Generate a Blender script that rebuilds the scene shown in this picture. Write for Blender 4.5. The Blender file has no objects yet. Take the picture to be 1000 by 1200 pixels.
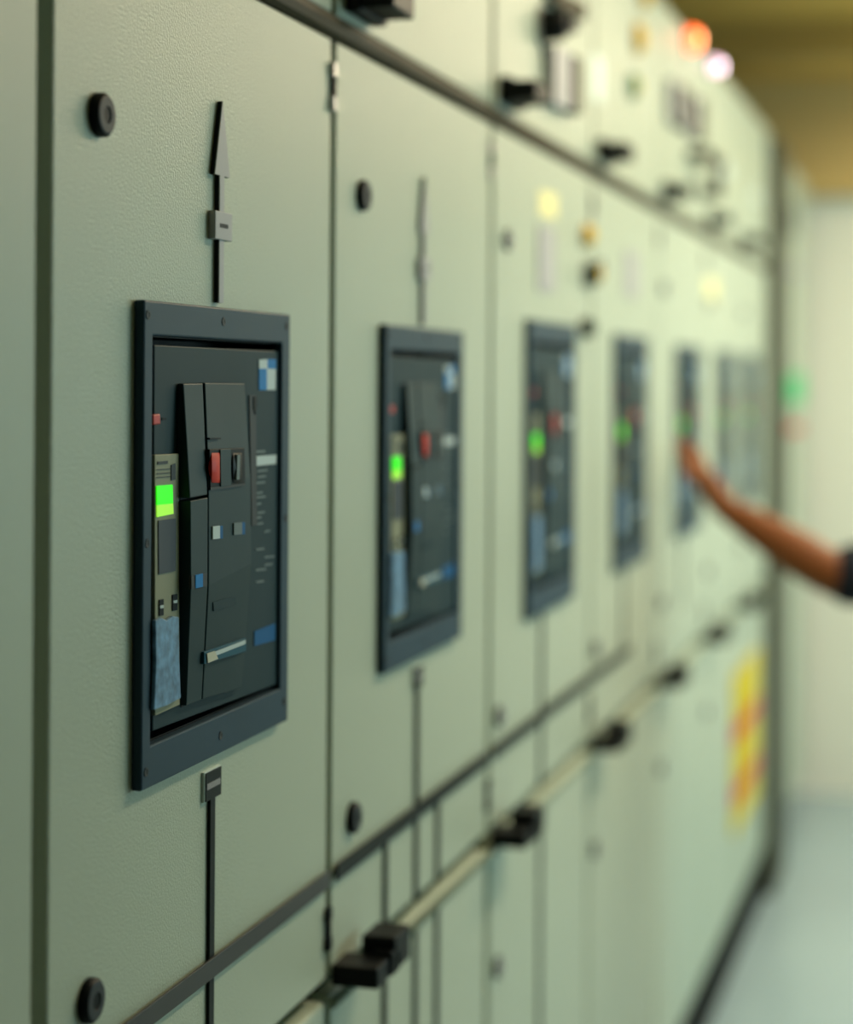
import bpy, bmesh, math, random
from mathutils import Vector, Matrix
random.seed(4)
R = math.radians
C = bpy.context.scene.collection
SC = bpy.context.scene

# ------------------------------------------------------------------ camera
F = 2200.0                       # focal length in pixels of the 1000x1200 frame
PX, PY = 500.0, 446.0            # principal point
ROLL = 0.0064
VX = 645.0                       # vanishing point of the cabinet row, right of the axis
TH = math.atan(VX / F)           # angle between the optical axis and the row
BZ = 0.43 / 0.588                # metres per unit of slope towards the vanishing point
D = BZ * math.cos(TH) * 1.0      # camera distance from the door fronts (set below)
# height h seen at wall distance: slope = h*cos(TH)/D  ->  D = BZ*cos(TH)
H = 1.79
cam_d = bpy.data.cameras.new('camera'); cam = bpy.data.objects.new('camera', cam_d); C.objects.link(cam)
cam_d.sensor_fit = 'HORIZONTAL'; cam_d.sensor_width = 24.0; cam_d.lens = 24.0 * F / 1000.0
cam_d.shift_x = 0.0; cam_d.shift_y = (PY - 600.0) / 1000.0
cam_d.clip_start = 0.02; cam_d.clip_end = 60
cam_d.dof.use_dof = True; cam_d.dof.focus_distance = 1.72; cam_d.dof.aperture_fstop = 1.5
cam.location = (D, 0, H)
cam.matrix_world = Matrix.Translation((D, 0, H)) @ Matrix.Rotation(TH, 4, 'Z') @ Matrix.Rotation(R(90), 4, 'X') @ Matrix.Rotation(ROLL, 4, 'Z')
SC.camera = cam
SC.view_settings.view_transform = 'Standard'; SC.view_settings.look = 'None'
SC.view_settings.exposure = 0.0; SC.view_settings.gamma = 1.0; SC.view_settings.use_curve_mapping = False

# ------------------------------------------------------------------ light
w = bpy.data.worlds.new('world'); SC.world = w; w.use_nodes = True
w.node_tree.nodes['Background'].inputs[0].default_value = (0.62, 0.8, 0.75, 1)
w.node_tree.nodes['Background'].inputs[1].default_value = 0.3
def area(name, loc, rot, sx, sy, power, col):
    l = bpy.data.lights.new(name, 'AREA'); l.shape = 'RECTANGLE'; l.size = sx; l.size_y = sy
    l.energy = power; l.color = col
    o = bpy.data.objects.new(name, l); C.objects.link(o); o.location = loc; o.rotation_euler = rot
    return o
LAMPS = [(1.15, 3.3, 38, (1.0, .84, .58)), (1.15, 5.1, 48, (1.0, .84, .57)), (1.15, 7.0, 50, (1.0, .85, .58))]
for x, y, e, c in LAMPS:
    area('ceiling_lamp_light', (x, y, 3.0), (0, 0, 0), .28, 1.2, e, c)
# cool daylight fill from an unseen window added in the right-hand wall
area('window_fill', (3.32, 5.35, 1.95), (0, R(90), 0), 1.05, 4.2, 58, (.50, .94, 1.0))

# ------------------------------------------------------------------ pixel <-> place helpers
def ray(px, py):
    x, y = px - PX, py - PY
    a = x + ROLL * y; b = y - ROLL * x
    u, v = a / F, -b / F
    # world direction for camera-frame (u, v, forward 1)
    right = Vector((math.cos(TH), math.sin(TH), 0)); fwd = Vector((-math.sin(TH), math.cos(TH), 0))
    return right * u + fwd + Vector((0, 0, v))
def W(px, py=450.0, n=0.0):
    """point on the plane that stands n in front of the door fronts"""
    d = ray(px, py); t = (n - D) / d.x
    return Vector((n, d.y * t, H + d.z * t))
def Q(px, py, Z):
    return Vector((D, 0, H)) + ray(px, py) * Z
def S(px): return W(px).y
def ZS(sl): return H - sl * BZ          # height of a line running to the vanishing point with that slope

# ------------------------------------------------------------------ materials
def mat(name, col, rough=.5, metal=0.0, spec=.22, noise=None, bump=None, emit=None, coat=0, trans=0, sss=0):
    m = bpy.data.materials.new(name); m.use_nodes = True; nt = m.node_tree
    b = nt.nodes['Principled BSDF']
    b.inputs['Base Color'].default_value = (*col, 1); b.inputs['Roughness'].default_value = rough
    b.inputs['Metallic'].default_value = metal; b.inputs['Specular IOR Level'].default_value = spec
    b.inputs['Coat Weight'].default_value = coat; b.inputs['Transmission Weight'].default_value = trans
    if sss: b.inputs['Subsurface Weight'].default_value = sss; b.inputs['Subsurface Radius'].default_value = (.02, .008, .004)
    tc = nt.nodes.new('ShaderNodeTexCoord')
    if noise:
        sc, amt = noise[0], noise[1]
        nz = nt.nodes.new('ShaderNodeTexNoise'); nz.inputs['Scale'].default_value = sc; nz.inputs['Detail'].default_value = 5
        nt.links.new(tc.outputs['Object'], nz.inputs['Vector'])
        mx = nt.nodes.new('ShaderNodeMix'); mx.data_type = 'RGBA'; mx.blend_type = 'MIX'
        mx.inputs[6].default_value = (*[c * (1 - amt) for c in col], 1); mx.inputs[7].default_value = (*[min(1, c * (1 + amt)) for c in col], 1)
        nt.links.new(nz.outputs['Fac'], mx.inputs[0]); nt.links.new(mx.outputs[2], b.inputs['Base Color'])
        rr = nt.nodes.new('ShaderNodeMapRange'); rr.inputs[3].default_value = rough * .85; rr.inputs[4].default_value = min(1, rough * 1.15)
        nt.links.new(nz.outputs['Fac'], rr.inputs[0]); nt.links.new(rr.outputs[0], b.inputs['Roughness'])
    if bump:
        nb = nt.nodes.new('ShaderNodeTexNoise'); nb.inputs['Scale'].default_value = bump[0]; nb.inputs['Detail'].default_value = 3
        nt.links.new(tc.outputs['Object'], nb.inputs['Vector'])
        bp = nt.nodes.new('ShaderNodeBump'); bp.inputs['Strength'].default_value = bump[1]; bp.inputs['Distance'].default_value = bump[2]
        nt.links.new(nb.outputs['Fac'], bp.inputs['Height']); nt.links.new(bp.outputs[0], b.inputs['Normal'])
    if emit:
        b.inputs['Emission Color'].default_value = (*emit[0], 1); b.inputs['Emission Strength'].default_value = emit[1]
    return m
M = {}
M['paint'] = mat('cabinet_paint', (.42, .48, .385), .33, spec=.3, noise=(3, .04), bump=(400, .9, .0009))
M['carcass'] = mat('carcass_paint', (.16, .17, .09), .6, noise=(4, .1))
M['rail'] = mat('rail_paint', (.045, .035, .015), .55, spec=.1, noise=(6, .1))
M['post'] = mat('post_paint', (.05, .055, .035), .5, noise=(6, .1))
M['plinth'] = mat('plinth_black', (.004, .005, .005), .6, spec=.05, noise=(6, .15))
M['bezel'] = mat('bezel_plastic', (.027, .055, .082), .5, spec=.15, noise=(9, .25), bump=(500, .15, .0004))
M['face'] = mat('breaker_face', (.014, .036, .045), .55, spec=.12, noise=(8, .12), bump=(600, .1, .0003))
M['block'] = mat('breaker_cover', (.018, .040, .046), .5, spec=.15, noise=(8, .12), bump=(600, .1, .0003))
M['blackp'] = mat('black_plastic', (.004, .005, .006), .5, spec=.1, noise=(8, .1))
M['handle'] = mat('handle_plastic', (.006, .007, .008), .45, spec=.12, noise=(8, .1))
M['grille'] = mat('dark_grey_strip', (.04, .045, .05), .5, spec=.15, noise=(8, .1))
M['greyp'] = mat('grey_plastic', (.40, .40, .42), .45, noise=(8, .05))
M['mimic'] = mat('mimic_black', (.010, .013, .012), .45, spec=.12, noise=(8, .1))
M['greyd'] = mat('mid_grey_plastic', (.22, .24, .22), .45, noise=(8, .05))
M['strip'] = mat('cover_strip_paint', (.20, .235, .14), .5, noise=(6, .08))
M['strip2'] = mat('pale_cover_strip', (.30, .35, .26), .5, noise=(6, .08))
M['mimicg'] = mat('mimic_dark_grey', (.060, .062, .062), .45, spec=.15, noise=(8, .1))
M['steel'] = mat('hinge_steel', (.45, .42, .42), .35, metal=.8, noise=(30, .1))
M['beige'] = mat('trip_unit_beige', (.25, .26, .17), .5, noise=(20, .05))
M['key'] = mat('keypad_dark', (.045, .052, .065), .5, noise=(20, .1))
M['green'] = mat('green_screen', (.02, .3, .01), .4, emit=((.03, .95, .0), .95))
M['lime'] = mat('lime_screen', (.2, .4, .03), .4, emit=((.35, .9, .05), .8))
M['red'] = mat('red_button', (.55, .03, .015), .45, spec=.15, noise=(30, .1))
M['rled'] = mat('red_led', (.5, .03, .015), .4, noise=(30, .1))
M['blue'] = mat('blue_print', (.02, .2, .52), .5, spec=.1, noise=(30, .1))
M['dblue'] = mat('deep_blue_print', (.008, .10, .27), .5, spec=.1, noise=(30, .1))
M['teal'] = mat('teal_strip', (.008, .08, .13), .4, spec=.15, noise=(30, .1))
M['white'] = mat('white_print', (.48, .58, .6), .4, noise=(30, .04))
M['dimw'] = mat('faint_print', (.12, .16, .165), .5, noise=(60, .1))
M['cover'] = mat('blue_film', (.13, .26, .42), .3, spec=.3, noise=(95, .95), bump=(120, .5, .0012))
M['cream'] = mat('cream_paper', (.5, .5, .4), .5, noise=(30, .1))
M['card'] = mat('white_card', (.72, .82, .78), .5, noise=(30, .03))
M['yellow'] = mat('yellow_plastic', (.70, .43, .0), .45, spec=.15, noise=(30, .08))
M['yells'] = mat('yellow_sticker', (.85, .78, .38), .5, noise=(30, .05))
M['greenl'] = mat('green_lens', (.08, .28, .13), .3, noise=(30, .1))
M['signg'] = mat('green_sign', (.06, .55, .22), .5, noise=(30, .05))
M['signr'] = mat('red_sign', (.55, .03, .03), .5, spec=.1, noise=(30, .05))
M['dgreen'] = mat('dark_green_knob', (.03, .05, .03), .4, noise=(30, .1))
M['lampr'] = mat('red_lamp', (.8, .1, .02), .4, emit=((1.0, .12, .015), 4.0))
M['lampw'] = mat('white_lamp', (.9, .8, .9), .4, emit=((1.0, .55, .75), 2.2))
M['lampx'] = mat('white_lamp_core', (1, .9, .9), .4, emit=((1.0, .8, .9), 16.0))
M['lampc'] = mat('lamp_core', (1, .7, .5), .4, emit=((1.0, .38, .16), 14.0))
M['wallc'] = mat('cream_wall_paint', (.74, .74, .67), .8, noise=(2, .04), bump=(60, .1, .002))
M['wallg'] = mat('grey_green_wall_paint', (.10, .16, .155), .8, noise=(2, .05))
M['signy'] = mat('yellow_sign', (.62, .48, .01), .5, spec=.1, noise=(30, .05))
M['bulk'] = mat('bulkhead_shade_tan', (.60, .42, .17), .8, noise=(2, .05))
M['ceil'] = mat('ochre_ceiling_paint', (.64, .38, .085), .8, noise=(2, .06))
M['beam'] = mat('ochre_beam_paint', (.46, .29, .08), .8, noise=(2, .06))
M['floor'] = mat('floor_epoxy', (.31, .41, .46), .2, noise=(1.3, .12), bump=(40, .05, .001))
M['doorp'] = mat('pale_door_paint', (.62, .72, .70), .5, noise=(3, .03))
M['glassw'] = mat('fill_window_frost', (.7, .85, .95), .6, emit=((.72, .9, 1.0), 1.2))
M['lampd'] = mat('lamp_diffuser', (.9, .9, .85), .5, emit=((1.0, .93, .76), 3.0))
M['lampf'] = mat('lamp_housing', (.7, .7, .66), .5, noise=(6, .05))
M['skin'] = mat('skin', (.21, .068, .018), .55, noise=(25, .15), bump=(300, .2, .0008), sss=.1)
M['nail'] = mat('nail', (.55, .3, .22), .3, noise=(60, .05))
M['navy'] = mat('navy_cloth', (.012, .016, .026), .85, noise=(60, .3), bump=(700, .4, .001))
M['trouser'] = mat('charcoal_cloth', (.02, .021, .024), .85, noise=(60, .3), bump=(700, .4, .001))
M['hair'] = mat('hair_black', (.008, .007, .006), .5, noise=(90, .4), bump=(300, .8, .003))
M['eyew'] = mat('eye_white', (.7, .68, .64), .25, noise=(60, .03))
M['shoe'] = mat('shoe_leather', (.012, .01, .009), .35, noise=(40, .2))
M['lip'] = mat('lip', (.28, .08, .05), .45, noise=(60, .1))

# ------------------------------------------------------------------ mesh helpers
def obj(name, bm, m, parent=None, at=None, smooth=False, bevel=0, seg=2):
    bmesh.ops.recalc_face_normals(bm, faces=bm.faces)
    me = bpy.data.meshes.new(name)
    if at is not None:
        bmesh.ops.translate(bm, verts=bm.verts, vec=-Vector(at))
    bm.to_mesh(me); bm.free()
    for k in (m if isinstance(m, (list, tuple)) else [m]): me.materials.append(M[k])
    if smooth:
        for p in me.polygons: p.use_smooth = True
    o = bpy.data.objects.new(name, me); C.objects.link(o)
    if parent: o.parent = parent
    elif at is not None: o.location = at
    if bevel:
        b = o.modifiers.new('bevel', 'BEVEL'); b.width = bevel; b.segments = seg; b.limit_method = 'ANGLE'; b.angle_limit = R(35)
    return o
def empty(name, loc, label=None, cat=None, group=None):
    o = bpy.data.objects.new(name, None); C.objects.link(o); o.location = loc; o.empty_display_size = .1
    if label: o['label'] = label
    if cat: o['category'] = cat
    if group: o['group'] = group
    return o
def struct(name, bm, m, bevel=0):
    o = obj(name, bm, m, bevel=bevel); o['kind'] = 'structure'; return o
def box(bm, x0, x1, y0, y1, z0, z1, mi=0):
    v = [bm.verts.new((x, y, z)) for x in (x0, x1) for y in (y0, y1) for z in (z0, z1)]
    for f in ((0,1,3,2),(4,6,7,5),(0,4,5,1),(2,3,7,6),(0,2,6,4),(1,5,7,3)):
        bm.faces.new([v[i] for i in f]).material_index = mi
    return bm
def B(*a): return box(bmesh.new(), *a)
def prism(bm, front, n0, mi=0):
    """front: ring of points (x may vary); back ring dropped to plane x=n0"""
    f = [bm.verts.new(p) for p in front]; b = [bm.verts.new((n0, p[1], p[2])) for p in front]
    bm.faces.new(f).material_index = mi; bm.faces.new(b[::-1]).material_index = mi
    for i in range(len(f)):
        j = (i + 1) % len(f)
        bm.faces.new((f[i], b[i], b[j], f[j])).material_index = mi
    return bm
def PP(pts, n1, n0, bm=None, mi=0):
    """prism whose front outline is given in photograph pixels on plane n1"""
    return prism(bm or bmesh.new(), [W(p[0], p[1], n1) for p in pts], n0, mi)
def slab_hole(s0, s1, z0, z1, hole, n0, n1):
    bm = bmesh.new()
    ys = [s0, hole[0], hole[1], s1]; zs = [z0, hole[2], hole[3], z1]
    V = {}
    for k, n in enumerate((n0, n1)):
        for i, y in enumerate(ys):
            for j, z in enumerate(zs): V[k, i, j] = bm.verts.new((n, y, z))
    for i in range(3):
        for j in range(3):
            if i == 1 and j == 1: continue
            for k in (0, 1): bm.faces.new((V[k,i,j], V[k,i+1,j], V[k,i+1,j+1], V[k,i,j+1]))
    for i in range(3):
        for j in (0, 3): bm.faces.new((V[0,i,j], V[0,i+1,j], V[1,i+1,j], V[1,i,j]))
        for j_ in (0, 3): bm.faces.new((V[0,j_,i], V[0,j_,i+1], V[1,j_,i+1], V[1,j_,i]))
    for a, b in (((1,1),(2,1)),((1,2),(2,2)),((1,1),(1,2)),((2,1),(2,2))):
        bm.faces.new((V[0,*a], V[0,*b], V[1,*b], V[1,*a]))
    return bm
def disc_stack(bm, y, z, prof, seg=24, mi=None):
    """solid of revolution about the wall normal; prof = [(x, r, material)]"""
    rings = []
    for x, r, _ in prof:
        rings.append([bm.verts.new((x, y + r * math.cos(2*math.pi*k/seg), z + r * math.sin(2*math.pi*k/seg))) for k in range(seg)])
    for i in range(len(prof) - 1):
        for k in range(seg):
            f = bm.faces.new((rings[i][k], rings[i][(k+1) % seg], rings[i+1][(k+1) % seg], rings[i+1][k])); f.material_index = prof[i+1][2]
    bm.faces.new(rings[0][::-1]).material_index = prof[0][2]; bm.faces.new(rings[-1]).material_index = prof[-1][2]
    return bm

# ------------------------------------------------------------------ room shell
Y0, Y1, XR, XB, CZ = -2.6, 8.35, 3.4, -.95, 3.1
struct('floor', B(XB, XR, Y0, Y1, -.1, 0), 'floor')
struct('ceiling', B(XB, XR, Y0, Y1, CZ, CZ + .1), 'ceil')
struct('wall_left', B(XB - .1, XB, Y0, Y1, 0, CZ), 'wallc')
struct('wall_end', B(XB, XR, Y1, Y1 + .1, 0, CZ), 'wallc')
struct('wall_back', B(XB, XR, Y0 - .1, Y0, 0, CZ), 'wallg')
bmw = bmesh.new()
box(bmw, XR, XR + .1, Y0, 3.2, 0, CZ); box(bmw, XR, XR + .1, 7.6, Y1, 0, CZ)
box(bmw, XR, XR + .1, 3.2, 7.6, 0, 1.4); box(bmw, XR, XR + .1, 3.2, 7.6, 2.5, CZ)
struct('wall_right', bmw, 'wallg')
wn = struct('fill_window_1', B(XR + .05, XR + .07, 3.25, 7.55, 1.45, 2.45), 'glassw')  # unseen glowing pane, added and stretched to light the near doors
bmf = bmesh.new()
for y in (3.2, 4.65, 6.1, 7.55): box(bmf, XR + .02, XR + .09, y, y + .05, 1.4, 2.5)
for z in (1.4, 2.45): box(bmf, XR + .02, XR + .09, 3.2, 7.6, z, z + .05)
obj('fill_window_frame', bmf, 'lampf', wn)
struct('trim_1', B(XB, XR, Y1 - .12, Y1, 2.60, CZ), 'bulk')          # added bulkhead, its tan puts in the brown shade of the upper end wall
struct('trim_2', B(XB, XR, 6.9, 7.12, CZ - .13, CZ), 'beam')         # ceiling beam
dy = Y1
door = struct('door_1', B(1.33, 2.25, Y1 - .04, Y1, 0, 2.1), 'doorp', .003)
obj('door_frame', box(box(B(1.25, 1.33, Y1 - .06, Y1, 0, 2.18), 2.25, 2.33, Y1 - .06, Y1, 0, 2.18), 1.33, 2.25, Y1 - .06, Y1, 2.1, 2.18), 'lampf', door, bevel=.004)
obj('door_handle', box(B(2.12, 2.16, Y1 - .10, Y1 - .04, 1.0, 1.04), 2.02, 2.16, Y1 - .12, Y1 - .095, 1.0, 1.04), 'steel', door, bevel=.004)
for i, (x, y, e, c) in enumerate(LAMPS):
    nm = ['long ceiling light nearest the camera above the aisle', 'long ceiling light over the middle of the aisle', 'long ceiling light at the far end of the aisle'][i]
    t = empty('ceiling_light', (x, y, 3.02), nm, 'light', 'ceiling lights over the aisle')
    bmh = B(x - .16, x + .16, y - .63, y + .63, 3.045, CZ)
    obj('housing', bmh, 'lampf', t, at=t.location, bevel=.005)
    obj('diffuser', B(x - .14, x + .14, y - .6, y + .6, 3.02, 3.045), 'lampd', t, at=t.location, bevel=.004)

# ------------------------------------------------------------------ cabinets
IQ = lambda q: 1145.0 - 1.0 / q
seams_q = [.000914, .001323, .001755, .002214, .002677, .00314, .003603, .004066]
seam = [S(IQ(q)) for q in seams_q]
pitch = seam[3] - seam[2]
seam = [seam[0] - 3 * .66, seam[0] - 2 * .66, seam[0] - .66] + seam     # index 3 is the first seam in the frame
SL_RAIL, SL_GAP = .547, .945
ZT, ZP = ZS(-1.20), .17
zr, zg = ZS(-SL_RAIL), ZS(SL_GAP)
GW = [.009, .009, .009, .013, .009, .011, .009, .007, .006, .006, .006]
names = {3: 'nearest', 4: 'second', 5: 'third', 6: 'fourth', 7: 'fifth', 8: 'sixth', 9: 'seventh'}
cab_labels = {
 0: 'pale green cabinet farthest behind the camera, out of the photograph', 1: 'pale green cabinet second behind the camera, out of the photograph',
 2: 'pale grey green cabinet cut off by the left edge of the photo',
 3: 'pale grey green switchgear cabinet with the sharp breaker, two round black locks and grey arrow',
 4: 'pale green cabinet with the second breaker, its black handle projecting low at its left edge',
 5: 'blurred cabinet with yellow sticker and white card, holding the third breaker',
 6: 'blurred cabinet with yellow and green lamps on its top door, fourth in the row',
 7: 'blurred cabinet under the lit red and white lamps, behind the reaching hand',
 8: 'far blurred pale cabinet just past the lit lamps, sixth breaker in its door',
 9: 'far blurred cabinet beside the olive post, yellow and red sign on its lower door'}
def hole_for(i):
    y0, y1, z0, z1 = BR[i]
    return (y0 + .02, y1 - .02, z0 + .03, z1 - .03)
# breaker outlines on the wall: left x, right x in the photograph, slopes of top and bottom
fr = {3: (155, 340, .103, .485), 4: (443, 541, .103, .487), 5: (614, 673, .148, .524), 6: (718, 757, .143, .520),
      7: (791, 820, .135, .515), 8: (840, 858, .135, .515), 9: (870, 887, .135, .515)}
BR = {}
for i, (a, b, st, sb) in fr.items(): BR[i] = (S(a), S(b) , ZS(sb), ZS(-st) )
bw = BR[3][1] - BR[3][0]
doors = {}
for i in range(10):
    s0, s1 = seam[i] + GW[i], seam[i + 1] - GW[i + 1]
    base = Vector((-.4, (s0 + s1) / 2, 0))
    t = empty('switchgear_cabinet', base, cab_labels[i], 'cabinet', 'switchgear cabinets in the row')
    obj('carcass', B(-.8, -.10, seam[i] + .0015, seam[i+1] - .0015, ZP, ZT), 'carcass', t, at=base)
    # front frame between carcass and doors (dark return of the gaps)
    obj('frame', B(-.10, -.030, seam[i] + .0015, seam[i+1] - .0015, ZP, ZT), 'carcass', t, at=base) if i not in BR else \
        obj('frame', slab_hole(seam[i] + .0015, seam[i+1] - .0015, ZP, ZT, hole_for(i), -.10, -.030), 'carcass', t, at=base)
    obj('plinth', B(-.78, -.004, seam[i] + .0015, seam[i+1] - .0015, 0, ZP), 'plinth', t, at=base)
    up = obj('door', B(-.028, 0, s0, s1, zr + .015, ZT), 'paint', t, at=base, bevel=.0022)
    mz0, mz1 = zg + .014, zr - .015
    md = obj('door', slab_hole(s0, s1, mz0, mz1, hole_for(i), -.028, 0) if i in BR else B(-.028, 0, s0, s1, mz0, mz1), 'paint', t, at=base, bevel=.0022)
    lo = obj('door', B(-.028, 0, s0, s1, ZP + .01, zg - .010), 'paint', t, at=base, bevel=.0055, seg=3)
    doors[i] = (up, md, lo, base)
    # round quarter-turn locks
    L = Vector(base)
    ly = {3: (S(113), S(107)), 4: (S(422), S(415)), 5: (S(592), S(586)), 6: (S(702), S(699))}.get(i, (s0 + .055, s0 + .055))
    for (dd, zl, yy) in ((md, ZS(-.299), ly[0]), (md, ZS(.702), ly[1]), (lo, ZS(1.228), ly[1])):
        r = .0185 if i < 5 else .0165
        bm = disc_stack(bmesh.new(), yy, zl, [(0, r, 0), (.006, r, 0), (.0085, r * .86, 0), (.009, r * .78, 1), (.009, r * .40, 1), (.008, r * .36, 0), (.008, .0015, 0)])
        if i < 5: obj('lock', bm, ['blackp', 'grille'], dd, at=L, smooth=False)
        else: obj('lock', bm, ['grille', 'greyp'], dd, at=L)
# horizontal rail between the top and middle tier
bm = bmesh.new()
for k in range(9):
    a0 = math.pi * k / 8 - math.pi / 2
prof = [(-.03, -.0135), (0.002, -.0135), (.008, -.009), (.010, 0), (.008, .009), (.002, .0135), (-.03, .0135)]
va = [bm.verts.new((x, seam[0], zr + z)) for x, z in prof]; vb = [bm.verts.new((x, seam[10], zr + z)) for x, z in prof]
bm.faces.new(va); bm.faces.new(vb[::-1])
for k in range(len(prof)): bm.faces.new((va[k], vb[k], vb[(k+1) % len(prof)], va[(k+1) % len(prof)]))
rl = obj('cover_rail', bm, 'rail', at=(0, seam[0], zr), smooth=False); rl['label'] = 'long dark brown horizontal rail between upper and middle doors of the row'; rl['category'] = 'rail'
# light handrail-like lip along the top of the lower doors, from the second cabinet on
bm = bmesh.new()
za = ZS(.972)
seg = 10
ra = [bm.verts.new((.001 + .006 * math.cos(2*math.pi*k/seg), seam[4] + .012, za + .0065 * math.sin(2*math.pi*k/seg))) for k in range(seg)]
rb = [bm.verts.new((.001 + .006 * math.cos(2*math.pi*k/seg), seam[10] - .02, za + .0065 * math.sin(2*math.pi*k/seg))) for k in range(seg)]
bm.faces.new(ra); bm.faces.new(rb[::-1])
for k in range(seg): bm.faces.new((ra[k], rb[k], rb[(k+1) % seg], ra[(k+1) % seg]))
rl = obj('edge_rail', bm, 'strip2', at=(0, seam[4], za), smooth=True); rl['label'] = 'pale rounded rail running along the tops of the lower doors'; rl['category'] = 'rail'

# black grips: a low one near the lower gap and one above the rail on each cabinet
def grip(i, zc, dr, low):
    y0 = seam[i] + GW[i] + (0 if low else .03); L = doors[i][3]
    if low:
        bm = B(0, .056, y0, y0 + .055, zc - .020, zc + .004)
        box(bm, 0.018, .060, y0 + .055, y0 + .115, zc - .016, zc + .024)
        box(bm, .036, .060, y0 + .045, y0 + .075, zc - .018, zc + .010)
    else:
        bm = B(0, .058, y0, y0 + .085, zc - .004, zc + .026)
        box(bm, 0.0, .02, y0 - .004, y0 + .10, zc - .008, zc + .032)
    obj('handle', bm, 'handle', dr, at=L, bevel=.003)
for i in range(3, 10):
    up, md, lo, L = doors[i]
    if i >= 4: grip(i, ZS(.935) + (.014 if i == 4 else 0), lo, True)
    grip(i, ZS(-.593) - .001, up, False)
# hinges on the right edge of each door
for i in range(3, 8):
    up, md, lo, L = doors[i]
    y = seam[i + 1] - GW[i + 1]
    for (dd, zt, zb, m) in ((md, ZS(-.49), ZS(-.415), 'steel'), (lo, ZS(.815), ZS(.88), 'blackp')):
        if dd is lo: dd = md
        z0, z1 = min(zt, zb), max(zt, zb)
        bm = B(-.004, .006, y - .007, y + .007, z0, z0 + (z1 - z0) * .30)
        box(bm, -.004, .006, y - .007, y + .007, z1 - (z1 - z0) * .30, z1)
        box(bm, -.004, .005, y - .004, y + .006, z0 + (z1 - z0) * .28, z1 - (z1 - z0) * .28, 1)
        obj('hinge', bm, [m, 'blackp'], dd, at=L, bevel=.001)

# mimic diagram: arrow, tags and strips
def arrow(i, xc, dr, L, m='greyp'):
    y = S(xc); k = 1.0
    zt, zb = ZS(-.365), ZS(-.267)
    bm = prism(bmesh.new(), [Vector((.0035, y, zt)), Vector((.0035, y + .019, zb)), Vector((.0035, y - .018, zb))], 0)
    bm2 = prism(bmesh.new(), [Vector((.0055, y, zt)), Vector((.0055, y + .019, zb)), Vector((.0055, y - .018, zb))], .0045)
    bm = prism(bmesh.new(), [Vector((.0045, y, zt)), Vector((.0045, y + .019, zb)), Vector((.0045, y - .018, zb))], 0)
    blk = 'mimic' if i == 3 else 'greyd'  # dark backing puts the shaded side of arrow and strip into colour
    a_ = obj('mimic_arrow', bm, blk, dr, at=L); me_ = a_.data
    bm = bmesh.new(); bm.from_mesh(me_); bmesh.ops.translate(bm, verts=bm.verts, vec=L)
    prism(bm, [Vector((.0055, y, zt)), Vector((.0055, y + .019, zb)), Vector((.0055, y - .018, zb))], .0045, 1); bm2.free()
    bmesh.ops.translate(bm, verts=bm.verts, vec=-L); bm.to_mesh(me_); bm.free(); me_.materials.append(M[m])
    bm = B(0, .0045, y - .006, y + .005, BR[i][3] - .002, zb); box(bm, .0045, .0055, y - .006, y + .005, BR[i][3] - .002, zb, 1)
    obj('mimic_strip', bm, [blk, m], dr, at=L)
    z = ZS(-.201)
    tg = obj('name_tag', B(0, (.0075), y - .021, y + .021, z - .0135, z + .0135), m, dr, at=L, bevel=.0008)
    # fine engraved line of print on the tag
    bm = bmesh.new()
    for q in range(5): box(bm, .0076, .0079, y - .010 + q * .0042, y - .0073 + q * .0042, z - .002, z + .002)
    obj('print', bm, 'grille', dr, at=L)
def lower_tag(i, xc, zc, dr, L):
    y = S(xc)
    obj('name_plate', box(B(0, .003, y - .020, y + .020, zc - .0140, zc + .0145), .003, .004, y - .0185, y + .019, zc - .0135, zc + .0135, 1), ['card', 'mimic'], dr, at=L)  # white backing rim paints in a highlight along the top edge
    bm = bmesh.new()
    for q in range(8): box(bm, .0041, .0044, y - .0155 + q * .004, y - .0128 + q * .004, zc - .0028, zc + .003)
    obj('print', bm, 'greyp', dr, at=L)
ar = {3: 253, 4: 493}
for i, xc in ar.items(): arrow(i, xc, doors[i][1], doors[i][3])
lt = {3: 249, 4: 490, 5: 636, 6: 732, 7: 801}
zl = ZS(.529); zst = ZS(.768)
for i, xc in lt.items():
    up, md, lo, L = doors[i]
    if i < 5: lower_tag(i, xc, zl, md, L)
    y = S(xc)
    obj('mimic_strip', B(0, .0035, y - .006, y + .006, (zg + .01) if i < 6 else zst, zl - .0135 if i < 5 else ZS(.53)), 'mimic', md, at=L, bevel=.0004)
    if i < 6: obj('mimic_strip', B(0, .0035, y - .006, y + .006, ZP + .02, zg - .016 if i > 3 else zg - .01), 'mimic', lo, at=L, bevel=.0004)
up, md, lo, L = doors[4]
for xc in (454, 515):
    y = S(xc)
    obj('mimic_strip', B(0, .0035, y - .006, y + .006, zg + .01, zst), 'mimic', md, at=L, bevel=.0004)
    obj('mimic_strip', B(0, .0035, y - .006, y + .006, ZP + .02, zg - .016), 'mimic', lo, at=L, bevel=.0004)
for i in range(2, 7):                    # busbar stripe across the middle doors
    up, md, lo, L = doors[i]
    a, b = seam[i] + GW[i] + .004, seam[i + 1] - GW[i + 1] - .003
    if i == 6: b = S(738)
    obj('mimic_busbar', B(0.0035 if i != 2 else 0, .0065, a, b, zst - .0095, zst + .0095), 'mimicg' if i in (2, 3) else 'mimic', md, at=L, bevel=.0006)

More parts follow.
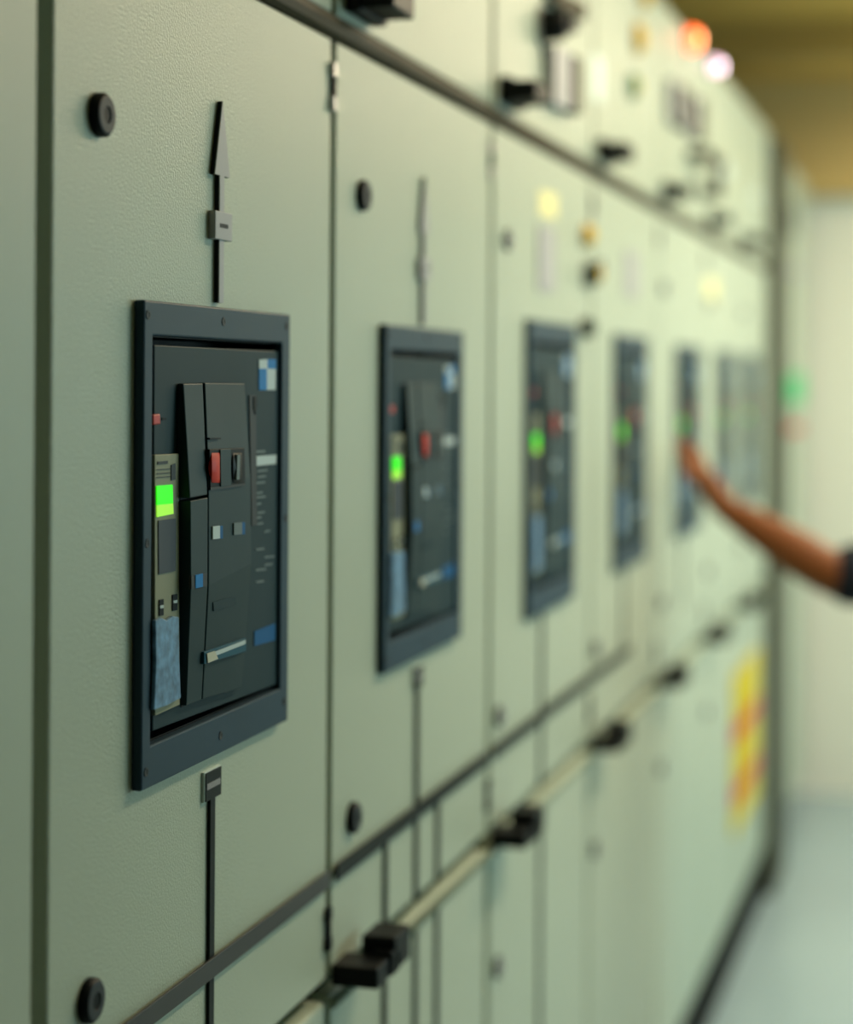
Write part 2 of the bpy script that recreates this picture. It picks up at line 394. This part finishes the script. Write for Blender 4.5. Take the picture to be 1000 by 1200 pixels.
for i, pts in ((5, [(632, 264), (651, 269), (651, 343), (632, 341)]), (6, [(734, 292), (748, 297), (748, 350), (734, 347)])):
    obj('name_plate', PP(pts, .003, 0), 'greyp', doors[i][1], at=doors[i][3], bevel=.0008)
for i in range(5, 11):                   # flat strips closing the joints further along the row
    k = i if i < 10 else 9
    g = GW[i] - .001
    for zz0, zz1 in ((ZP + .01, zr - .015), (zr + .015, ZT)):
        if i < 10: obj('cover_strip', B(-.03, -.004, seam[i] + .0016, seam[i] + g, zz0, zz1), 'strip' if i == 5 else 'strip2', doors[i][0].parent, at=doors[i][3])
        obj('cover_strip', B(-.03, -.004, seam[i] - g, seam[i] - .0016, zz0, zz1), 'strip' if i == 5 else 'strip2', doors[i-1][0].parent, at=doors[i-1][3])
# third cabinet: sticker, knobs; top doors: instruments
def rect(name, pts, m, n1, dr, L, n0=0.0, bevel=0): return obj(name, PP(pts, n1, n0), m, dr, at=L, bevel=bevel)
def knob(name, px, py, r, m, dr, L, h=.02, mcore=None):
    c = W(px, py, 0)
    bm = disc_stack(bmesh.new(), c.y, c.z, [(0, r * 1.2, 0), (.006, r * 1.2, 0), (.007, r, 1), (h * .8, r * .95, 1), (h, r * .7, 1), (h + .002, r * .3, 2)], 20)
    return obj(name, bm, ['greyp', m, mcore or m], dr, at=L, smooth=False)
up5, md5, lo5, L5 = doors[5]
rect('sticker', [(633, 222), (653, 228), (653, 256), (633, 252)], 'yells', .001, md5, L5)
knob('indicator', 684, 276, .019, 'yellow', md5, L5)
k = knob('switch_knob', 686, 321, .022, 'dgreen', md5, L5, .03, 'yellow')
knob('switch_knob', 682, 384, .018, 'dgreen', md5, L5, .025)
up, md, lo, L = doors[7]
rect('sticker', [(829, 326), (840, 330), (840, 352), (829, 348)], 'yells', .001, doors[8][1], doors[8][3])
# top door of the third cabinet: rotary switch, meter bank, white card
knob('rotary_switch', 634, 30, .028, 'handle', up5, L5, .045)
c = W(634, 30, 0)
obj('switch_lever', B(.035, .055, c.y - .006, c.y + .05, c.z - .006, c.z + .010), 'handle', up5, at=L5, bevel=.003)
for a in (651, 661, 673):
    rect('meter_slot', [(a, 52 - (651 - a) * .55), (a + 9, 57 - (651 - a) * .55), (a + 9, 126 - (651 - a) * .38), (a, 121 - (651 - a) * .38)], 'rail' if a > 670 else 'greyp', .022 if a < 670 else .024, up5, L5, bevel=.002)
rect('meter_slot', [(652, -14), (688, 4), (688, 24), (652, 2)], 'rail', .02, up5, L5, bevel=.002)
up6, md6, lo6, L6 = doors[6]
rect('notice_card', [(696, 62), (707.5, 70), (707.5, 121), (696, 114)], 'card', .003, up6, L6)
knob('indicator', 745, 45, .030, 'yellow', up6, L6); knob('indicator', 739, 101, .024, 'greenl', up6, L6, .02, 'yellow')
knob('indicator', 752, -4, .024, 'yellow', up6, L6)
up7, md7, lo7, L7 = doors[7]
def lamp(px, py, r, m, label, dr, L, core):
    c = W(px, py, 0)
    bm = disc_stack(bmesh.new(), c.y, c.z, [(0, r * 1.2, 0), (.008, r * 1.2, 0), (.009, r, 1), (.028, r * .95, 1), (.034, r * .6, 1), (.035, r * .42, 2), (.036, r * .2, 2)], 20)
    o = obj('indicator_lamp', bm, ['greyp', m, core], dr, at=L, smooth=False); o['label'] = label; return o
lamp(805, 47, .028, 'lampr', 'lit red lamp', up7, L7, 'lampc')
lamp(832, 78, .020, 'lampw', 'lit white lamp', doors[8][0], doors[8][3], 'lampx')
for a in (791, 801, 811, 821):
    rect('meter_slot', [(a, 92 + (a - 791) * .75), (a + 5.5, 96 + (a - 791) * .75), (a + 5.5, 146 + (a - 791) * .7), (a, 142 + (a - 791) * .7)], 'rail' if a in (801, 821) else 'greyp', .02, up7, L7, bevel=.002)
# looped bracket handle on the fifth top door
bm = bmesh.new(); p0 = W(806, 180); p1 = W(823, 228)
box(bm, 0, .05, p0.y, p0.y + .03, p0.z - .012, p0.z + .012); box(bm, .035, .06, p0.y, p1.y, p0.z - .01, p0.z + .01)
box(bm, .035, .055, p1.y - .04, p1.y, p1.z, p0.z + .01); box(bm, 0, .055, p1.y - .04, p1.y, p1.z - .01, p1.z + .015)
obj('bracket_handle', bm, 'handle', up7, at=L7, bevel=.003)
# upper doors' small plates on the sixth and seventh cabinets
for i in (8, 9):
    up, md, lo, L = doors[i]
    y = (seam[i] + seam[i + 1]) / 2
    obj('name_plate', B(0, .003, y - .08, y + .08, ZT - .28, ZT - .25), 'card', up, at=L)

# olive post at the end of the row
pp0 = seam[10] + .004; pp1 = S(913)
ps = obj('end_post', B(-.5, .035, pp0, pp1, 0, ZT - .02), 'post', at=(0, pp0, 0), bevel=.006); ps['label'] = 'tall olive post closing the end of the cabinet row'; ps['category'] = 'post'

# last cabinet beyond the post
b0, b1 = pp1 + .03, Y1 - .06
Lx = Vector((-.3, (b0 + b1) / 2, 0))
t = empty('tall_cabinet', Lx, 'tall pale cabinet beyond the olive post, green and red signs on its door', 'cabinet')
obj('carcass', B(-.8, -.04, b0, b1, .1, ZT), 'paint', t, at=Lx, bevel=.003)
dr = obj('door', B(-.038, -.005, b0 + .01, b1 - .01, .12, ZT - .02), 'paint', t, at=Lx, bevel=.004)
obj('plinth', B(-.75, -.06, b0 + .02, b1 - .02, 0, .1), 'grille', t, at=Lx)
rect('sign', [(921, 440), (943, 438), (943, 472), (921, 474)], 'signg', .002, dr, Lx, -.005)['label'] = 'green sign'
rect('sign', [(921, 499), (941, 497), (941, 506), (921, 508)], 'signr', .002, dr, Lx, -.005)['label'] = 'red sign'
rect('meter', [(924, 236), (931, 240), (931, 276), (924, 274)], 'grille', .004, dr, Lx, -.005)
rect('vent', [(921, 310), (940, 316), (940, 326), (921, 320)], 'greyp', .002, dr, Lx, -.005)

# warning sign hanging on the far lower door
yl = [(859, 788), (888, 780), (888, 950), (859, 968)]
w0, w1 = W(859, 790), W(887, 790)
L = doors[9][3]
t = empty('warning_sign', Vector((.006, (w0.y + w1.y) / 2, ZS(1.5))), 'tall yellow sign with red bands hanging by the olive post', 'sign')
def wz(y): return W(866, y).z
for (ya, yb, m, nm) in ((785, 842, 'signy', 'yellow_panel'), (842, 864, 'signr', 'red_band'), (864, 912, 'signy', 'yellow_panel'), (912, 934, 'signr', 'red_band'), (934, 966, 'signy', 'yellow_panel')):
    obj(nm, B(.0005, .008, w0.y, w1.y, wz(yb), wz(ya)), m, t, at=t.location, bevel=.001)

# ------------------------------------------------------------------ circuit breaker (modelled on the nearest one)
def tri_block(lp, rp, ns, n0, bm=None):
    """convex cover: left and right edge points in pixels at three heights, with their own stand-off"""
    bm = bm or bmesh.new()
    l = [bm.verts.new(W(p[0], p[1], n)) for p, n in zip(lp, ns)]; r = [bm.verts.new(W(p[0], p[1], n)) for p, n in zip(rp, ns)]
    lb = [bm.verts.new((n0, v.co.y, v.co.z)) for v in l]; rb = [bm.verts.new((n0, v.co.y, v.co.z)) for v in r]
    for i in range(len(l) - 1):
        bm.faces.new((l[i], r[i], r[i+1], l[i+1])); bm.faces.new((lb[i], rb[i], rb[i+1], lb[i+1]))
        bm.faces.new((l[i], lb[i], lb[i+1], l[i+1])); bm.faces.new((r[i], rb[i], rb[i+1], r[i+1]))
    bm.faces.new((l[0], r[0], rb[0], lb[0])); bm.faces.new((l[-1], r[-1], rb[-1], lb[-1]))
    return bm
NB, NF = .010, .006                # bezel front and face plane
def make_breaker(root, L):
    y0, y1, z0, z1 = BR[3]
    # bezel ring: outer frame, opening through it
    a = W(168, 351, NB); b = W(340, 848, NB); a2 = W(168, 927, NB)
    oy0, oy1 = W(179, 500, NB).y, W(330.5, 500, NB).y
    oz1 = W(179, 393, NB).z; oz0 = W(178, 873, NB).z
    by0 = W(168, 600, NB).y; by1 = W(339, 600, NB).y; bz1 = a.z; bz0 = a2.z
    o = obj('bezel', slab_hole(by0, by1, bz0, bz1, (oy0, oy1, oz0, oz1), 0, NB), 'bezel', root, at=L, bevel=.0018)
    for (px, py) in ((173.5, 369), (262, 377), (336, 382), (172.5, 637), (335, 607), (171, 905), (258.5, 862), (333, 822)):
        c = W(px, py, NB)
        obj('screw', disc_stack(bmesh.new(), c.y, c.z, [(NB - .001, .0042, 0), (NB + .0006, .0042, 0), (NB + .0006, .0026, 1), (NB + .0002, .002, 1)], 12), ['blackp', 'grille'], o, at=L)
    # dark liner box behind the opening
    bm = slab_hole(oy0 - .004, oy1 + .004, oz0 - .004, oz1 + .004, (oy0 + .001, oy1 - .001, oz0 + .001, oz1 - .001), -.05, 0)
    box(bm, -.052, -.05, oy0 - .004, oy1 + .004, oz0 - .004, oz1 + .004)
    obj('liner', bm, 'blackp', root, at=L)
    fc = obj('face_plate', PP([(181, 404), (326.5, 411.5), (324.8, 802), (179, 857)], NF, -.035), 'face', root, at=L, bevel=.0012)
    # left trip unit with its screen and keypad
    tu = obj('trip_unit', PP([(181.5, 533), (209.7, 531.5), (211, 826), (182, 839)], NF + .004, NF), 'beige', root, at=L, bevel=.0008)
    nt_ = NF + .0042
    obj('screen', PP([(184, 569.5), (202.5, 568), (203, 590), (184.3, 592)], nt_ + .001, nt_), 'green', tu, at=L)
    obj('screen_footer', PP([(184.3, 592), (203, 590), (203.6, 602), (184.5, 606)], nt_ + .001, nt_), 'lime', tu, at=L)
    obj('keypad', PP([(186, 610), (206.5, 607.5), (206, 669), (186.5, 673)], nt_ + .0008, nt_), 'key', tu, at=L)
    for (xa, ya, s) in ((187, 703, 5), (202.5, 697, 5.5)):
        o = obj('port', PP([(xa, ya), (xa + s, ya - 1), (xa + s, ya + 18), (xa, ya + 19)], nt_ + .0008, nt_), 'blackp', tu, at=L)
        obj('print', PP([(xa + 1, ya + 7), (xa + s, ya + 6), (xa + s, ya + 9.5), (xa + 1, ya + 10)], nt_ + .0014, nt_ + .0006), 'white', tu, at=L)
    bm = bmesh.new()
    PP([(185, 541), (197, 540), (197, 543.5), (185, 544.5)], nt_ + .0006, nt_, bm)
    for k in range(3): PP([(184.5, 550 + k * 4.5), (200, 549 + k * 4.5), (200, 550 + k * 4.5), (184.5, 551 + k * 4.5)], nt_ + .0006, nt_, bm)
    PP([(201, 545), (206, 543), (206, 562), (201, 563)], nt_ + .0006, nt_, bm)
    obj('print', bm, 'grille', tu, at=L)
    cv = obj('film_cover', PP([(182.5, 727), (190, 724), (196, 727), (203, 722), (210, 723), (210.5, 770), (212.5, 818), (196, 827), (181, 832), (183, 780)], nt_ + .004, nt_), 'cover', tu, at=L, bevel=.001)
    # little red lamp
    obj('red_lamp', PP([(180, 486), (188, 485), (188.5, 497), (180, 498)], NF + .004, NF), 'rled', root, at=L, bevel=.001)
    obj('slot', PP([(190, 489.5), (195, 489.5), (195, 492.5), (190, 492.5)], NF + .0006, NF), 'blackp', root, at=L)
    # central cover: bulging, handle at its left
    n1, n2, n3 = NF + .006, NF + .014, NF + .006
    obj('shade_strip', PP([(211, 450), (222, 450), (224, 822), (212.5, 829)], NF + .0006, NF), 'blackp', root, at=L)  # flat black strip painting in the shade left of the central cover
    obj('charging_handle', tri_block([(215, 449.5), (223, 584)], [(238, 449), (243.4, 580)], [n1, n2], NF), 'block', root, at=L, bevel=.0012)
    hl = obj('handle_base', tri_block([(223.5, 587), (224, 689), (218.5, 827)], [(243.8, 583), (243.5, 686), (236.5, 820)], [n2, n2, n3], NF), 'block', root, at=L, bevel=.0008)
    mc = obj('main_cover', tri_block([(240.5, 448.5), (244.8, 560), (244.8, 686), (237.6, 819.5)], [(287, 449.5), (294, 560), (295, 660), (284, 806)], [n1, n2, n2, n3], NF), 'block', root, at=L, bevel=.0010)
    obj('blue_window', PP([(224.5, 675), (242.5, 671.5), (242.5, 687), (224.5, 690.5)], n2 + .0008, n2 - .002), 'grille', hl, at=L)
    obj('blue_print', PP([(229.5, 674), (238, 672), (238, 687.5), (229.5, 689.5)], n2 + .0014, n2), 'blue', hl, at=L)
    bm = bmesh.new(); PP([(245.8, 526.5), (286.9, 525), (287.8, 567), (246.8, 572)], n2 + .0012, n2 - .004, bm)
    obj('button_recess', bm, 'blackp', mc, at=L, bevel=.0006)
    obj('divider', PP([(258.6, 526.6), (270.8, 526), (271.4, 569), (259.2, 570.6)], n2 + .0025, n2), 'block', mc, at=L, bevel=.0005)
    for nm, (xa, xb), m in (('stop_button', (248.3, 258.0), 'red'), ('start_button', (273.3, 284.0), 'handle')):
        ns = [n2 + .0014, n2 + .0028, n2 + .0038, n2 + .0028, n2 + .0014]; ys = [530.5, 538, 548, 557, 566]
        obj(nm, tri_block([(xa, y) for y in ys], [(xb, y) for y in ys], ns, n2), m, mc, at=L, smooth=True, bevel=.0006)
    obj('button_mark', PP([(278.5, 533), (281.5, 533), (281, 562), (277.5, 562)], n2 + .0044, n2 + .002), 'dimw', mc, at=L)
    obj('ledge', PP([(247, 571.5), (287.5, 566.5), (287.5, 569), (247, 574.5)], n2 + .002, n2 - .002), 'grille', mc, at=L)
    for (xa, xb, ya, yb) in ((249.7, 258, 617, 632), (274.5, 284, 613, 627)):
        obj('status_window', PP([(xa, ya), (xb + 3.4, ya - 1), (xb + 3.4, yb - 1), (xa, yb)], n2 + .0008, n2 - .001), 'dblue', mc, at=L)
        obj('print', PP([(xa, ya), (xb, ya - 1), (xb, yb - 1), (xa, yb)], n2 + .0014, n2), 'white' if xa < 260 else 'dimw', mc, at=L)
    obj('slot', PP([(246, 513), (259, 512.8), (259, 514.8), (246, 515)], n2 - .0008, n1), 'blackp', mc, at=L)
    # blue lead-seal strip low on the cover
    nb_ = n3 + .0062
    sb = obj('seal_strip', PP([(239.5, 764), (288.5, 747.5), (289, 763), (239.5, 778.5)], nb_, n3 - .001), 'teal', mc, at=L, bevel=.0006)
    obj('print', PP([(248, 765.5), (288, 750), (288, 754.5), (248, 770.5)], nb_ + .0008, nb_), 'white', mc, at=L)  # white line painted in as the highlight on the strip
    obj('tag', PP([(243, 766), (252, 763), (256, 772), (244, 777)], nb_ + .0012, nb_), 'cream', mc, at=L)
    obj('crest', PP([(250, 706), (262, 702), (276, 700), (277, 708), (262, 713), (251, 716)], n2 - .0006, n2 - .0025), 'face', mc, at=L)
    # right-hand strip: recess, sticker, printed lines
    obj('side_slide', PP([(292.5, 463), (300, 463), (301.5, 616), (295.5, 616)], NF + .0012, NF), 'grille', root, at=L)
    obj('key_slot', PP([(297.5, 465), (301, 464), (301.5, 476), (299.5, 486), (297.5, 478)], NF + .002, NF), 'blackp', root, at=L)
    for pts, m in (([(304, 421.5), (313.5, 421), (313.5, 432), (304, 432)], 'white'), ([(313.5, 421), (323.5, 421), (323.5, 432.5), (313.5, 432)], 'blue'),
                   ([(304, 432), (313, 432), (313, 457), (304, 457)], 'blue'), ([(313, 432), (323.3, 432.5), (323, 457), (313, 457)], 'white')):
        obj('sticker', PP(pts, NF + .0008, NF), m, root, at=L)
    obj('print', PP([(300.8, 534.5), (324, 533), (323.5, 543.5), (301, 546)], NF + .0006, NF), 'white', root, at=L)
    bm = bmesh.new()
    rnd = random.Random(7)
    PP([(300.5, 528), (311, 527.5), (311, 530.5), (300.5, 531)], NF + .0006, NF, bm)
    for y in [551, 558, 565, 577, 582, 590, 600, 606, 613, 622, 643, 652, 661, 667, 681]:
        xa = 300 + rnd.choice([0, 2, 10]); xb = xa + rnd.uniform(6, 12)
        PP([(xa, y), (xb, y - 1.2), (xb, y + 1.2), (xa, y + 2.4)], NF + .0006, NF, bm)
    obj('print', bm, 'dimw', root, at=L)
    obj('blue_label', PP([(298.5, 740), (322.5, 730.5), (322.5, 750), (298.5, 757)], NF + .0008, NF), 'dblue', root, at=L)

L = Vector((0, BR[3][0], BR[3][2]))
br_labels = {3: 'large sharply focused circuit breaker, nearest one, with grey bezel, green screen and red button',
 4: 'second circuit breaker along the row, green screen glowing, slightly out of focus',
 5: 'third circuit breaker, blurred, in the door with the yellow sticker',
 6: 'fourth circuit breaker, blurred dark panel left of the reaching hand',
 7: 'fifth circuit breaker, directly behind the fingertips of the reaching hand',
 8: 'sixth circuit breaker, small blurred panel above the forearm',
 9: 'seventh circuit breaker, last one beside the olive post'}
grp = 'circuit breakers set in the middle doors'
root = empty('circuit_breaker', L, br_labels[3], 'circuit breaker', grp)
make_breaker(root, L)
def copy_tree(o, parent=None):
    c = o.copy(); C.objects.link(c)
    if parent: c.parent = parent
    for ch in [x for x in o.children]: copy_tree(ch, c)
    return c
for i in range(4, 10):
    r = copy_tree(root); r['label'] = br_labels[i]
    r.location = (0, BR[i][0], BR[i][2])
    r.scale = (1, (BR[i][1] - BR[i][0]) / bw, (BR[i][3] - BR[i][2]) / (BR[3][3] - BR[3][2]))

# ------------------------------------------------------------------ person reaching to the doors
def skin(name, pts, edges, m, parent, at, sub=2, root_i=0):
    me = bpy.data.meshes.new(name); me.from_pydata([tuple(Vector(p[0]) - Vector(at)) for p in pts], edges, [])
    me.materials.append(M[m])
    o = bpy.data.objects.new(name, me); C.objects.link(o); o.parent = parent
    s = o.modifiers.new('skin', 'SKIN'); s.use_smooth_shade = True; s.branch_smoothing = .6
    for v, p in zip(me.skin_vertices[0].data, pts): v.radius = (p[1], p[2] if len(p) > 2 else p[1])
    me.skin_vertices[0].data[root_i].use_root = True
    b = o.modifiers.new('sub', 'SUBSURF'); b.levels = sub; b.render_levels = sub
    return o
ZA = 4.25
elb = Q(992, 684, 4.18); wri = Q(848, 594, 4.28); kn = Q(820, 553, 4.33)
sh = Q(1112, 588, 4.22)
tc = Vector((sh.x + .06, sh.y - .17, 0))          # trunk centre line
base = Vector((tc.x, tc.y, 0))
pr = empty('person', base, 'person in a dark short-sleeved top reaching a bare arm towards the doors', 'person')
sh2 = Vector((tc.x, tc.y - .17, 1.46)); sh = Vector((sh.x, sh.y, 1.45))
P = lambda x, y, z: (tc.x + x, tc.y + y, z)
# faces the cabinet row, i.e. towards -X; y is its side-to-side axis
hd = 1.66
pts = [(P(0, 0, .95), .13, .15), (P(-.01, 0, 1.12), .115, .14), (P(0, 0, 1.30), .12, .15), (P(.0, 0, 1.42), .06, .08), (P(0, 0, 1.50), .05), (P(-.01, 0, 1.60), .052),   # 0-5
       (tuple(sh), .070), (tuple((sh + elb) / 2), .062), (tuple(elb), .060), (tuple(elb.lerp(wri, .35)), .060, .058), (tuple(elb.lerp(wri, .75)), .045, .043), (tuple(wri), .034, .030),  # 6-11
       (P(.02, -.20, 1.39), .045), (P(.04, -.24, 1.18), .045), (P(-.02, -.25, .96), .033), (P(-.04, -.25, .90), .028),   # 12-15
       (P(0, .08, .82), .075), (P(-.02, .11, .50), .066), (P(.01, .11, .12), .042), (P(.0, .11, .06), .045),  # 16-19
       (P(0, -.08, .82), .075), (P(-.02, -.11, .50), .066), (P(.01, -.11, .12), .042), (P(.0, -.11, .06), .045)]
palm = wri.lerp(kn, .55)
hv = (kn - wri).normalized()                      # along the hand
side = Vector((0, 1, 0)).cross(hv).normalized() if False else hv.cross(Vector((1, 0, 0))).normalized()
nrm = side.cross(hv).normalized()
side = (side + nrm * .7).normalized(); nrm = side.cross(hv).normalized()
pts += [(tuple(palm), .048, .034), (tuple(kn), .046, .026)]
ed = [(0,1),(1,2),(2,3),(3,4),(4,5),(3,6),(6,7),(7,8),(8,9),(9,10),(10,11),(11,24),(24,25),(3,12),(12,13),(13,14),(14,15),(0,16),(16,17),(17,18),(18,19),(0,20),(20,21),(21,22),(22,23)]
skin('body', pts, ed, 'skin', pr, base)
def finger(root_p, d, ln, r, bend, at=base, parent=pr):
    p = Vector(root_p); out = [(tuple(p - d * .02), r)]; out.append((tuple(p), r))
    dd = d.copy()
    for k, f in enumerate((.45, .30, .25)):
        dd = (dd + nrm * bend).normalized(); p = p + dd * ln * f; out.append((tuple(p), r * (.95, .87, .7)[k]))
    return skin('finger', out, [(i, i + 1) for i in range(4)], 'skin', parent, at)
for k, (off, ln) in enumerate(((-.028, .072), (-.010, .080), (.009, .075), (.027, .060))):
    d = (hv + side * off * 5).normalized()
    finger(kn + side * off, d, ln * 1.12, .0105, .10)
tdir = (hv * .6 - side * .8).normalized()
th = skin('thumb', [(tuple(palm - side * .015), .013), (tuple(palm - side * .032 + hv * .01), .0125), (tuple(palm - side * .05 + hv * .04), .011), (tuple(palm - side * .056 + hv * .066), .009)], [(0,1),(1,2),(2,3)], 'skin', pr, base)
# other hand, hanging
nrm_s, side_s, hv_s = nrm, side, hv
hv = Vector((-.1, 0, -1)).normalized(); side = Vector((1, 0, 0)); nrm = Vector((0, 1, 0))
pl = Vector(P(-.045, -.25, .86))
skin('hand', [(P(-.04, -.25, .90), .026, .02), (tuple(pl), .034, .016), (tuple(pl + hv * .04), .034, .014)], [(0,1),(1,2)], 'skin', pr, base)
for off, ln in ((-.027, .07), (-.009, .078), (.009, .073), (.026, .058)):
    finger(pl + hv * .045 + side * off, hv, ln, .0085, .15)
skin('thumb', [(tuple(pl - side * .02), .012), (tuple(pl - side * .042 + hv * .02), .0115), (tuple(pl - side * .05 + hv * .05), .009)], [(0,1),(1,2)], 'skin', pr, base)
# clothing
e2 = elb.lerp(sh, .06)
skin('shirt', [(P(0, 0, .84), .165, .185), (P(0, 0, .92), .165, .185), (P(-.01, 0, 1.12), .145, .17), (P(0, 0, 1.28), .15, .18), (P(0, 0, 1.41), .125, .17), (P(0, 0, 1.49), .075, .085),
               (tuple(sh), .092), (tuple((sh + elb) / 2), .080), (tuple(elb.lerp(sh, .10)), .076), (tuple(elb.lerp(wri, .15)), .077),
               (P(.02, -.20, 1.42), .108), (P(.03, -.232, 1.30), .092), (P(.038, -.24, 1.18), .084)],
     [(0,1),(1,2),(2,3),(3,4),(4,5),(4,6),(6,7),(7,8),(8,9),(4,10),(10,11),(11,12)], 'navy', pr, base)
skin('trousers', [(P(0, 0, 1.0), .135, .155), (P(0, 0, .90), .14, .16), (P(0, 0, .80), .14, .19), (P(0, .10, .66), .105), (P(-.02, .11, .46), .085), (P(.01, .11, .10), .07), (P(0, -.10, .66), .105), (P(-.02, -.11, .46), .085), (P(.01, -.11, .10), .07)],
     [(0,1),(1,2),(2,3),(3,4),(4,5),(2,6),(6,7),(7,8)], 'trouser', pr, base)
for s in (-1, 1):
    skin('shoe', [(P(.05, s * .11, .045), .042, .042), (P(-.04, s * .11, .045), .045, .042), (P(-.15, s * .115, .036), .045, .034), (P(-.20, s * .118, .03), .035, .026)], [(0,1),(1,2),(2,3)], 'shoe', pr, base)
# head
bm = bmesh.new(); bmesh.ops.create_uvsphere(bm, u_segments=28, v_segments=20, radius=1)
hc = Vector(P(-.03, 0, 1.665))
for v in bm.verts:
    x, y, z = v.co
    j = 1 - .30 * max(0, -z) ** 1.3
    nx = x * .098 * (1 - .12 * max(0, -z)); ny = y * .076 * j; nz = z * .122
    if x < -.85 and -.35 < z < .15 and abs(y) < .25: nx -= .020 * (1 - abs(y) / .25) * (1 if z < 0 else .4)
    if x < -.75 and abs(z - .12) < .14 and .22 < abs(y) < .5: nx += .007
    if x < -.6 and z < -.72: nx -= .012
    v.co = hc + Vector((nx, ny, nz))
obj('head', bm, 'skin', pr, at=base, smooth=True)
def ball(name, c, r, m, sc=(1, 1, 1)):
    bm = bmesh.new(); bmesh.ops.create_uvsphere(bm, u_segments=14, v_segments=10, radius=r)
    for v in bm.verts: v.co = Vector((v.co.x * sc[0], v.co.y * sc[1], v.co.z * sc[2])) + c
    return obj(name, bm, m, pr, at=base, smooth=True)
for s in (-1, 1):
    ball('eye', hc + Vector((-.083, s * .030, .012)), .0115, 'eyew'); ball('pupil', hc + Vector((-.0925, s * .030, .012)), .0045, 'hair')
    ball('eyebrow', hc + Vector((-.090, s * .030, .034)), .016, 'hair', (.4, 1, .25))
    ball('ear', hc + Vector((.005, s * .077, -.005)), .030, 'skin', (.6, .3, 1))
ball('mouth', hc + Vector((-.088, 0, -.062)), .022, 'lip', (.35, 1, .35))
bm = bmesh.new(); bmesh.ops.create_uvsphere(bm, u_segments=28, v_segments=20, radius=1)
for v in list(bm.verts):
    x, y, z = v.co
    v.co = hc + Vector((x * .106 + .008, y * .084, z * .126 + .008))
bmesh.ops.delete(bm, geom=[v for v in bm.verts if (v.co.x - hc.x < -.035 and v.co.z - hc.z < .065) or v.co.z - hc.z < -.055], context='VERTS')
h = obj('hair', bm, 'hair', pr, at=base, smooth=True)
sm = h.modifiers.new('solid', 'SOLIDIFY'); sm.thickness = .008
